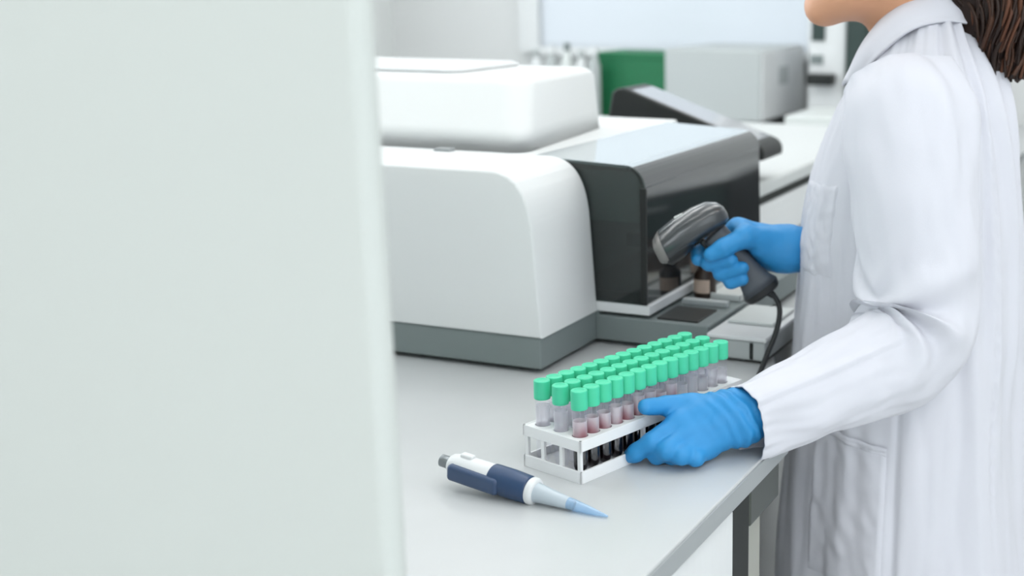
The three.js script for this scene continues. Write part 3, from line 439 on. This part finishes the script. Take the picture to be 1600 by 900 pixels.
// coat
const CR = [[.450, .200, .180, .185], [.600, .190, .177, .167], [.700, .182, .172, .153], [.800, .175, .167, .141], [.880, .168, .166, .137], [.950, .162, .163, .137], [1.020, .160, .158, .132], [1.080, .162, .154, .128], [1.140, .168, .143, .121], [1.190, .172, .126, .115], [1.230, .170, .109, .107], [1.260, .158, .092, .098], [1.285, .146, .082, .086], [1.305, .126, .075, .074], [1.325, .102, .068, .062], [1.345, .082, .061, .050]];
function coatRow(y) { let i = 0; while (i < CR.length - 2 && y > CR[i + 1][0]) i++; const A = CR[Math.max(i - 1, 0)], B = CR[i], C = CR[i + 1], D = CR[Math.min(i + 2, CR.length - 1)]; const t = clamp((y - B[0]) / (C[0] - B[0])); return [1, 2, 3].map(k => 0.5 * (2 * B[k] + (C[k] - A[k]) * t + (2 * A[k] - 5 * B[k] + 4 * C[k] - D[k]) * t * t + (3 * B[k] - A[k] - 3 * C[k] + D[k]) * t ** 3)); }
const R2 = Math.PI / 180;
function coatPt(y, a, off = 0) {
  const [hl, ff, fb] = coatRow(y); const deg = ((a / R2 + 180) % 360 + 360) % 360 - 180;
  const low = sstep(1.1, .75, y), c = Math.cos(a), s = Math.sin(a);
  let d = .010 * noise(Math.cos(a) * 2.2 + 4, y * 2.2, Math.sin(a) * 2.2) + .006 * low * noise(Math.cos(a) * 5, y * 1.2, Math.sin(a) * 5 + 9) + .003 * noise(Math.cos(a) * 9 + 2, y * 9, Math.sin(a) * 9);
  d += .0045 * sstep(20.5, 19.5, deg) * -1 * sstep(-40, 0, deg) * sstep(1.29, 1.24, y);                  // far flap lies under the near flap
  d -= .003 * Math.exp(-(((deg - 88.5) / 1.1) ** 2)) * sstep(1.0, .92, y);                              // side seam
  // gathers from the armhole down the back
  d += .005 * sstep(.75, 1.1, y) * sstep(100, 120, deg) * sstep(175, 150, deg) * Math.sin(deg * .42 + y * 6 + 2 * noise(deg * .05, y * 4, 2));
  d -= .0022 * Math.exp(-(((deg - 138) / 1.3) ** 2)) * sstep(.6, .8, y) * (1 + .8 * Math.sin(y * 260));
  return P(c * ((c > 0 ? ff : fb) + d + off), s * (hl + d + off), y);
}
const coat = (() => {
  const rings = []; for (let i = 0; i <= 150; i++) { const y = mix(.45, 1.345, i / 150); rings.push(Array.from({ length: 300 }, (_, j) => coatPt(y, j / 300 * Math.PI * 2))); }
  const g = loft(rings, { uvScale: [20, 18] }); const m = mesh('lab_coat', g, M.coat, person); m.userData.label = 'white cotton lab coat'; return m;
})();
function patch(a0, a1, yTop, yBot, off, th, na = 30, ny = 30) {   // piece of cloth on the coat: yTop/yBot are functions of t along the angle
  const rings = []; for (let i = 0; i <= ny; i++) { const row = []; for (let j = 0; j <= na; j++) { const t = j / na, a = mix(a0, a1, t) * R2, y = mix(yBot(t), yTop(t), i / ny); const e = Math.min(t, 1 - t, i / ny, 1 - i / ny); row.push(coatPt(y, a, off + th * sstep(0, .03, e) + .002 * noise(t * 7, i * .3, 3))); } rings.push(row); }
  return loft(rings, { closed: false, uvScale: [3, 4] });
}
mesh('pocket', patch(48, 84.5, (t) => mix(.852, .838, t), () => .655, .0006, .0028), M.coat, coat);
mesh('pocket_hem', patch(48, 84.5, (t) => mix(.852, .838, t) + .0008, (t) => mix(.842, .828, t), .0022, .0022, 30, 6), M.coat, coat);
mesh('chest_pocket', patch(24, 52, (t) => mix(1.142, 1.145, t), () => 1.03, -.0006, .0018), M.coat, coat);
mesh('placket', patch(11, 20, () => 1.255, () => .46, .0005, .0022, 8, 120), M.coat, coat);
// collar, turned down, both sides
const collarHalf = (s) => {
  const A = [[-.062, .004, 1.388], [-.040, .030, 1.384], [-.008, .052, 1.374], [.029, .062, 1.356], [.069, .069, 1.312], [.094, .072, 1.258]], B = [[-.085, .010, 1.330], [-.058, .055, 1.330], [-.026, .085, 1.334], [.011, .108, 1.325], [.047, .115, 1.295], [.078, .096, 1.258]];
  const ca = new THREE.CatmullRomCurve3(A.map(p => P(p[0], p[1] * s, p[2]))), cb = new THREE.CatmullRomCurve3(B.map(p => P(p[0], p[1] * s, p[2])));
  const rings = []; for (let i = 0; i <= 60; i++) { const p = ca.getPoint(i / 60), q = cb.getPoint(i / 60), n = P(.3, s, .75).sub(V(0, 0, 0)).normalize(), row = []; for (let j = 0; j <= 12; j++) { const t = j / 12; row.push(p.clone().lerp(q, t).addScaledVector(n, .012 * Math.sin(Math.PI * Math.min(1, t * 1.1)) * .8 + .002)); } for (let j = 12; j >= 0; j--) { const t = j / 12; row.push(p.clone().lerp(q, t).addScaledVector(n, .012 * Math.sin(Math.PI * Math.min(1, t * 1.1)) * .8 - .002)); } rings.push(row); }
  return loft(rings, { uvScale: [2, 4], capStart: true, capEnd: true });
};
mesh('collar', collarHalf(1), M.coat, coat); mesh('collar', collarHalf(-1), M.coat, coat);
// sleeves
function sleeve(path, radii, inward, foldS, ridge) {
  const curve = new THREE.CatmullRomCurve3(path.map(p => toLocal(p)), false, 'centripetal'), n = 150, m = 120, rings = [];
  let ref = null; const fr = [];
  for (let i = 0; i <= n; i++) { const t = i / n, T3 = curve.getTangent(t); if (!ref) ref = V(0, 0, 1).addScaledVector(T3, -T3.z).normalize(); else ref = ref.addScaledVector(T3, -ref.dot(T3)).normalize(); fr.push([curve.getPoint(t), T3, ref.clone(), T3.clone().cross(ref).normalize()]); }
  const rad = (t) => { const x = t * (radii.length - 1), i = Math.min(Math.floor(x), radii.length - 2); const u = x - i, s = u * u * (3 - 2 * u); return [mix(radii[i][0], radii[i + 1][0], s), mix(radii[i][1], radii[i + 1][1], s)]; };
  for (let i = 0; i <= n; i++) { const t = i / n, [c, T3, u, v] = fr[i], [ru, rv] = rad(t), row = []; 
    const ib = inward.clone().addScaledVector(T3, -inward.dot(T3)).normalize();
    for (let j = 0; j < m; j++) { const a = j / m * Math.PI * 2, dir = u.clone().multiplyScalar(Math.cos(a)).addScaledVector(v, Math.sin(a)); const k = dir.dot(ib);
      let d = .005 * noise(Math.cos(a) * 1.6 + 3, Math.sin(a) * 1.6, t * 7) + .0025 * noise(Math.cos(a) * 4, Math.sin(a) * 4 + 7, t * 14);
      const ang = Math.acos(clamp(k, -1, 1));
      const phi = (t - foldS - .02 * ang) / (.035 + .048 * ang); d += .0105 * Math.exp(-((phi / 1.9) ** 2)) * Math.cos(phi * 4.1 + .8 * noise(t * 9, a, 1)) * sstep(2.5, .7, ang);
      d += .0035 * Math.exp(-(((a - ridge - .25 * (t - .8)) / .16) ** 2)) * sstep(.6, .72, t);
      d += .0045 * Math.exp(-(((t - .97) / .04) ** 2)) * Math.sin(a * 3 + 1);
      d += .009 * sstep(.42, .0, t) * Math.sin(a * 4 + t * 6 + 1.5 * noise(t * 5, a, 5)) * sstep(.6, -.3, k);
      const base = 1 / Math.sqrt((Math.cos(a) / ru) ** 2 + (Math.sin(a) / rv) ** 2);
      row.push(c.clone().addScaledVector(dir, base + d)); } rings.push(row); }
  // turned-in cuff
  const last = rings[n], c = fr[n][0], T3 = fr[n][1];
  rings.push(last.map(p => p.clone().lerp(c, .045)), last.map(p => p.clone().lerp(c, .06).addScaledVector(T3, -.02)), last.map(p => p.clone().lerp(c, .08).addScaledVector(T3, -.07)));
  return loft(rings, { uvScale: [8, 14] });
}
const slL = mesh('sleeve', sleeve([[.222, 1.262, -1.485], [.2290, 1.225, -1.452], [.2345, 1.150, -1.425], [.2405, 1.065, -1.410], [.2400, 1.005, -1.398], [.2150, .972, -1.376], [.1650, .958, -1.346], [.1050, .944, -1.308], [.0400, .9345, -1.260]],
  [[.062, .062], [.078, .072], [.080, .070], [.074, .070], [.072, .068], [.066, .060], [.056, .053], [.048, .046], [.038, .041]], V(-.75, .35, .55).normalize(), .50, 0), M.coat, coat);
slL.userData.label = 'near sleeve creased at the elbow';
const slR = mesh('sleeve', sleeve([[.300, 1.262, -1.72], [.320, 1.215, -1.755], [.332, 1.11, -1.775], [.330, 1.02, -1.775], [.285, 1.0, -1.74], [.22, 1.02, -1.685], [.155, 1.04, -1.636]],
  [[.06, .06], [.072, .07], [.066, .066], [.062, .062], [.058, .056], [.05, .05], [.036, .040]], V(-.7, .4, 0).normalize(), .55, 0), M.coat, coat);
mesh('trousers', (() => { const f = (s) => loft([.82, .7, .55, .43, .3, .15, .08].map((y, i) => { const r = [.070, .074, .074, .068, .064, .060, .058][i]; return Array.from({ length: 40 }, (_, j) => { const a = j / 40 * 6.28319; return P(Math.cos(a) * r + .004, .080 * s + Math.sin(a) * r * .95, y); }); })); return merged([f(1), f(-1)]); })(), M.trousers, person);
for (const s of [1, -1]) mesh('shoe', nets((() => { const a = capsule(arr(P(-.045, .09 * s, .045)), arr(P(.115, .10 * s, .035)), .046, .035), b = capsule(arr(P(-.03, .09 * s, .05)), arr(P(-.02, .09 * s, .085)), .045, .05); return (x, y, z) => Math.max(smin(a(x, y, z), b(x, y, z), .03), .001 - y); })(), arr(P(0, .095 * s, 0)).map((v, i) => i === 1 ? -.01 : v - .22), arr(P(0, .095 * s, 0)).map((v, i) => i === 1 ? .16 : v + .22), .009), M.shoe, person);

// gloves
function glove(spec, lo, hi, wrinkle) {
  const l3 = (p) => arr(toLocal(p)), fs = [], pal = [];
  for (const [pts, rs] of spec.fingers) { const seg = []; for (let i = 0; i < pts.length - 1; i++) seg.push(capsule(l3(pts[i]), l3(pts[i + 1]), rs[i], rs[i + 1])); fs.push((x, y, z) => { let d = seg[0](x, y, z); for (let i = 1; i < seg.length; i++) d = smin(d, seg[i](x, y, z), .004); return d; }); }
  for (const [a, b, r0, r1] of spec.palm) pal.push(capsule(l3(a), l3(b), r0, r1));
  const f = (x, y, z) => { let p = 9; for (const c of pal) p = smin(p, c(x, y, z), .014); let q = 9; for (const c of fs) q = smin(q, c(x, y, z), .0022); let d = smin(p, q, .007); return d + (wrinkle ? wrinkle(x, y, z) : 0); };
  return nets(f, l3(lo), l3(hi), .0026);
}
{ const I = [-.0250, .9394, -1.2450], Md = [-.0163, .9300, -1.2390], Rg = [-.0065, .9215, -1.2360], Pk = [.0039, .9150, -1.2370];
  const wr = [.040, .9385, -1.2640], wr0 = [.085, .950, -1.295];
  const w0 = toLocal(wr), axis = toLocal(wr0).sub(w0).normalize();
  const g = glove({
    fingers: [[[I, [-.0530, .9262, -1.2230], [-.0690, .9135, -1.2255], [-.0745, .9090, -1.2300]], [.0118, .0102, .0090, .0080]],
      [[Md, [-.0370, .9215, -1.2135], [-.0475, .9110, -1.2260], [-.0520, .9090, -1.2420]], [.0120, .0104, .0092, .0080]],
      [[Rg, [-.0225, .9165, -1.2115], [-.0330, .9100, -1.2265], [-.0360, .9090, -1.2420]], [.0115, .0098, .0088, .0078]],
      [[Pk, [-.0085, .9120, -1.2150], [-.0175, .9085, -1.2290], [-.0210, .9085, -1.2440]], [.0100, .0086, .0078, .0072]],
      [[[.0200, .9480, -1.2620], [-.0150, .9520, -1.2640], [-.0400, .9545, -1.2545], [-.0595, .9590, -1.2360]], [.0140, .0118, .0100, .0085]]],
    palm: [[[.0250, .9475, -1.2610], I, .0165, .0125], [[.0260, .9410, -1.2570], Md, .0170, .0130], [[.0270, .9340, -1.2540], Rg, .0165, .0125], [[.0280, .9280, -1.2540], Pk, .0150, .0105], [wr, [.018, .9380, -1.2560], .0255, .0185], [wr, wr0, .0265, .028], [[.03, .949, -1.262], [-.012, .949, -1.258], .015, .011]]
  }, [-.095, .890, -1.315], [.100, .985, -1.190], (x, y, z) => { const s = (x - w0.x) * axis.x + (y - w0.y) * axis.y + (z - w0.z) * axis.z; return .0011 * Math.exp(-(((s + .012) / .022) ** 2)) * Math.sin(s * 520 + (y - w0.y) * 120 + 2 * noise(x * 60, y * 60, z * 60)) + .0008 * noise(x * 70, y * 70, z * 70); });
  mesh('glove', g, M.glove, person).userData.label = 'blue glove holding the tube rack'; }
{ const g = glove({
    fingers: [[[[.0430, 1.0695, -1.6080], [.0090, 1.0520, -1.6010], [-.0075, 1.0430, -1.5900], [-.0075, 1.0395, -1.5740]], [.0130, .0108, .0095, .0085]],
      [[[.0430, 1.0540, -1.6130], [.0080, 1.0390, -1.6010], [.0060, 1.0365, -1.5660], [.0340, 1.0420, -1.5540]], [.0130, .0108, .0100, .0088]],
      [[[.0455, 1.0390, -1.6130], [.0210, 1.0225, -1.5990], [.0215, 1.0240, -1.5630], [.0475, 1.0330, -1.5520]], [.0125, .0104, .0096, .0086]],
      [[[.0520, 1.0290, -1.6100], [.0345, 1.0110, -1.5930], [.0340, 1.0130, -1.5620], [.0480, 1.0180, -1.5545]], [.0110, .0092, .0086, .0078]],
      [[[.0820, 1.0610, -1.5860], [.0500, 1.0700, -1.5620], [.0235, 1.0585, -1.5510], [.0085, 1.0510, -1.5500]], [.0165, .0135, .0115, .0095]]],
    palm: [[[.0960, 1.0580, -1.598], [.0430, 1.0695, -1.608], .019, .0145], [[.0960, 1.0500, -1.601], [.0430, 1.0540, -1.613], .019, .0145], [[.0970, 1.0420, -1.601], [.0470, 1.0400, -1.613], .018, .0135], [[.0970, 1.0360, -1.600], [.0560, 1.0310, -1.611], .017, .012], [[.1120, 1.0470, -1.602], [.0980, 1.0480, -1.600], .026, .022], [[.1120, 1.0470, -1.602], [.175, 1.034, -1.650], .027, .029], [[.1000, 1.0440, -1.592], [.0700, 1.0540, -1.578], .019, .014], [[.045, 1.074, -1.600], [.052, 1.073, -1.570], .011, .012]]
  }, [-.035, .985, -1.685], [.195, 1.105, -1.525], (x, y, z) => .0008 * noise(x * 70, y * 70, z * 70) + .0008 * Math.exp(-(((x - .375 + PC.x - .0) / .02) ** 2)) * Math.sin(x * 500));
  mesh('glove', g, M.glove, person).userData.label = 'blue glove gripping the scanner'; }

renderer.render(scene, camera);
